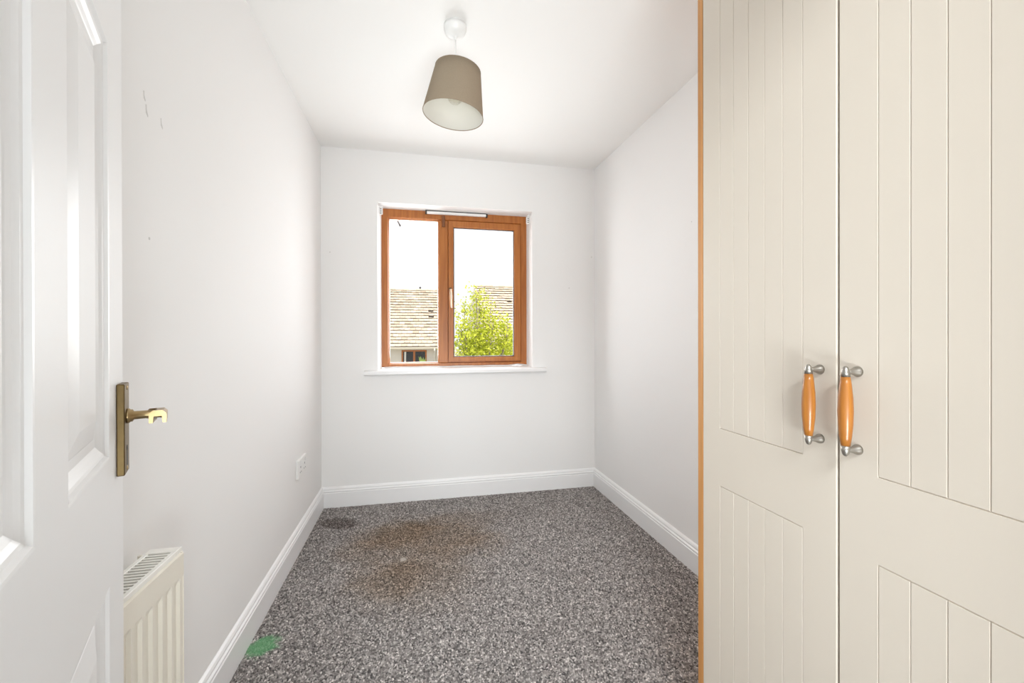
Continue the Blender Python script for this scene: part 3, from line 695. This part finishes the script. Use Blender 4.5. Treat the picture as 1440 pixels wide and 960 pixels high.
# small bird-like finial on the ridge
b = MB(); b.tube([(.15, 31.35, 4.32), (.15, 31.35, 4.46)], .03, 8); b.lathe((.15, 31.35, 4.45), (0, 0, 1), [(0, .03), (.05, .07), (.10, .05), (.13, .01)], 10); obj('ridge_finial', b, M['tiledark'], h1)
gw = struct('trim_1', MB().box(1.72, 5.03, 24.9, 25.1, -4.5, .35, .01), M['render'], 'pale rendered garden wall behind the leafy tree', 'wall')
# house plant standing behind the far window's right pane
b = MB(); b.lathe((.24, yw1 - .085, -.98), (0, 0, 1), [(0, .07), (.16, .09), (.16, .08)], 12); hp = obj('plant_pot', b, M['curtain'], h1)
b = MB()
for k in range(16):
    a = k * 2.4; l = .35 + .25 * ((k * 37) % 10) / 10; dx = math.cos(a); tipz = -.82 + l * 1.25
    c0 = Vector((.24, yw1 - .085, -.84)); c1 = c0 + Vector((dx * .10, -.02 * math.sin(a), l * .8)); c2 = Vector((.24 + dx * .24, yw1 - .10, tipz))
    wv = Vector((.03 + .02 * (k % 3), 0, .015))
    b.add([c0 - wv * .3, c1 - wv, c2, c1 + wv, c0 + wv * .3], [(0, 1, 3, 4), (1, 2, 3)])
obj('plant_leaves', b, M['plantleaf'], hp)

# leafy multi-stemmed tree
def tree(base, height, spread, nstem, nleaf, label, seed, lo):
    r = random.Random(seed); base = Vector(base)
    root = empty('tree', base, label, 'tree')
    tr = MB(); tr.tube([base, base + Vector((.03, 0, height * .15)), base + Vector((-.02, .02, height * .30))], [.16, .13, .11], 10)
    obj('trunk', tr, M['bark'], root)
    spots = []
    for k in range(nstem):
        a = 2 * PI * k / nstem + r.uniform(-.4, .4); rr_ = spread * r.uniform(.25, 1.0); top = height * r.uniform(.72, 1.0) * (1.0 - .25 * (rr_ / spread) ** 2)
        p0 = base + Vector((0, 0, height * r.uniform(.22, .30)))
        dx, dy = math.cos(a) * rr_, math.sin(a) * rr_
        pts = []
        for i in range(7):
            f = i / 6; pts.append(p0 + Vector((dx * (f ** .7) + r.uniform(-.05, .05), dy * (f ** .7) + r.uniform(-.05, .05), (top - height * .27) * f)))
        b = MB(); b.tube(pts, [.055 * (1 - .85 * i / 6) + .006 for i in range(7)], 7)
        for q in range(10):
            f = r.uniform(.2, .97); i = int(f * 6); p = pts[i].lerp(pts[min(6, i + 1)], f * 6 - i)
            d = Vector((r.uniform(-1, 1), r.uniform(-1, 1), r.uniform(.4, 1.4))).normalized() * r.uniform(.25, .6) * (1.1 - .5 * f)
            b.tube([p, p + d * .5 + Vector((0, 0, .03)), p + d], [.013, .009, .004], 5); spots.append((p + d, .17)); spots.append((p + d * .6, .13))
        obj('branch', b, M['bark'], root)
        for i in range(2, 7): spots.append((pts[i], .15))
    lv = []; fc = []; col = []
    for k in range(nleaf):
        p, s = r.choice(spots); p = p + Vector((r.gauss(0, s), r.gauss(0, s), r.gauss(0, s)))
        if p.z < base.z + lo: continue
        u = Vector((r.uniform(-1, 1), r.uniform(-1, 1), r.uniform(-.8, .4))).normalized(); v = u.cross(Vector((r.uniform(-1, 1), r.uniform(-1, 1), r.uniform(-1, 1)))).normalized()
        l = r.uniform(.06, .10); q = l * .40; o = len(lv)
        lv += [p, p + u * l * .5 + v * q, p + u * l, p + u * l * .5 - v * q]; fc.append((o, o + 1, o + 2, o + 3)); col += [min(1, max(0, r.gauss(.62, .28)))] * 4
    b = MB(); b.add(lv, fc); o = obj('leaves', b, M['leaf'], root); o['kind'] = 'stuff'
    at = o.data.attributes.new('shade', 'FLOAT', 'POINT'); at.data.foreach_set('value', col)
tree((1.93, 14.0, -4.5), 7.25, 1.2, 22, 25000, 'bright yellow-green leafy tree in the right-hand pane', 5, 2.8)
tree((3.75, 17.2, -4.5), 6.2, 1.0, 12, 12000, 'smaller leafy tree at the right edge of the window pane', 8, 2.8)
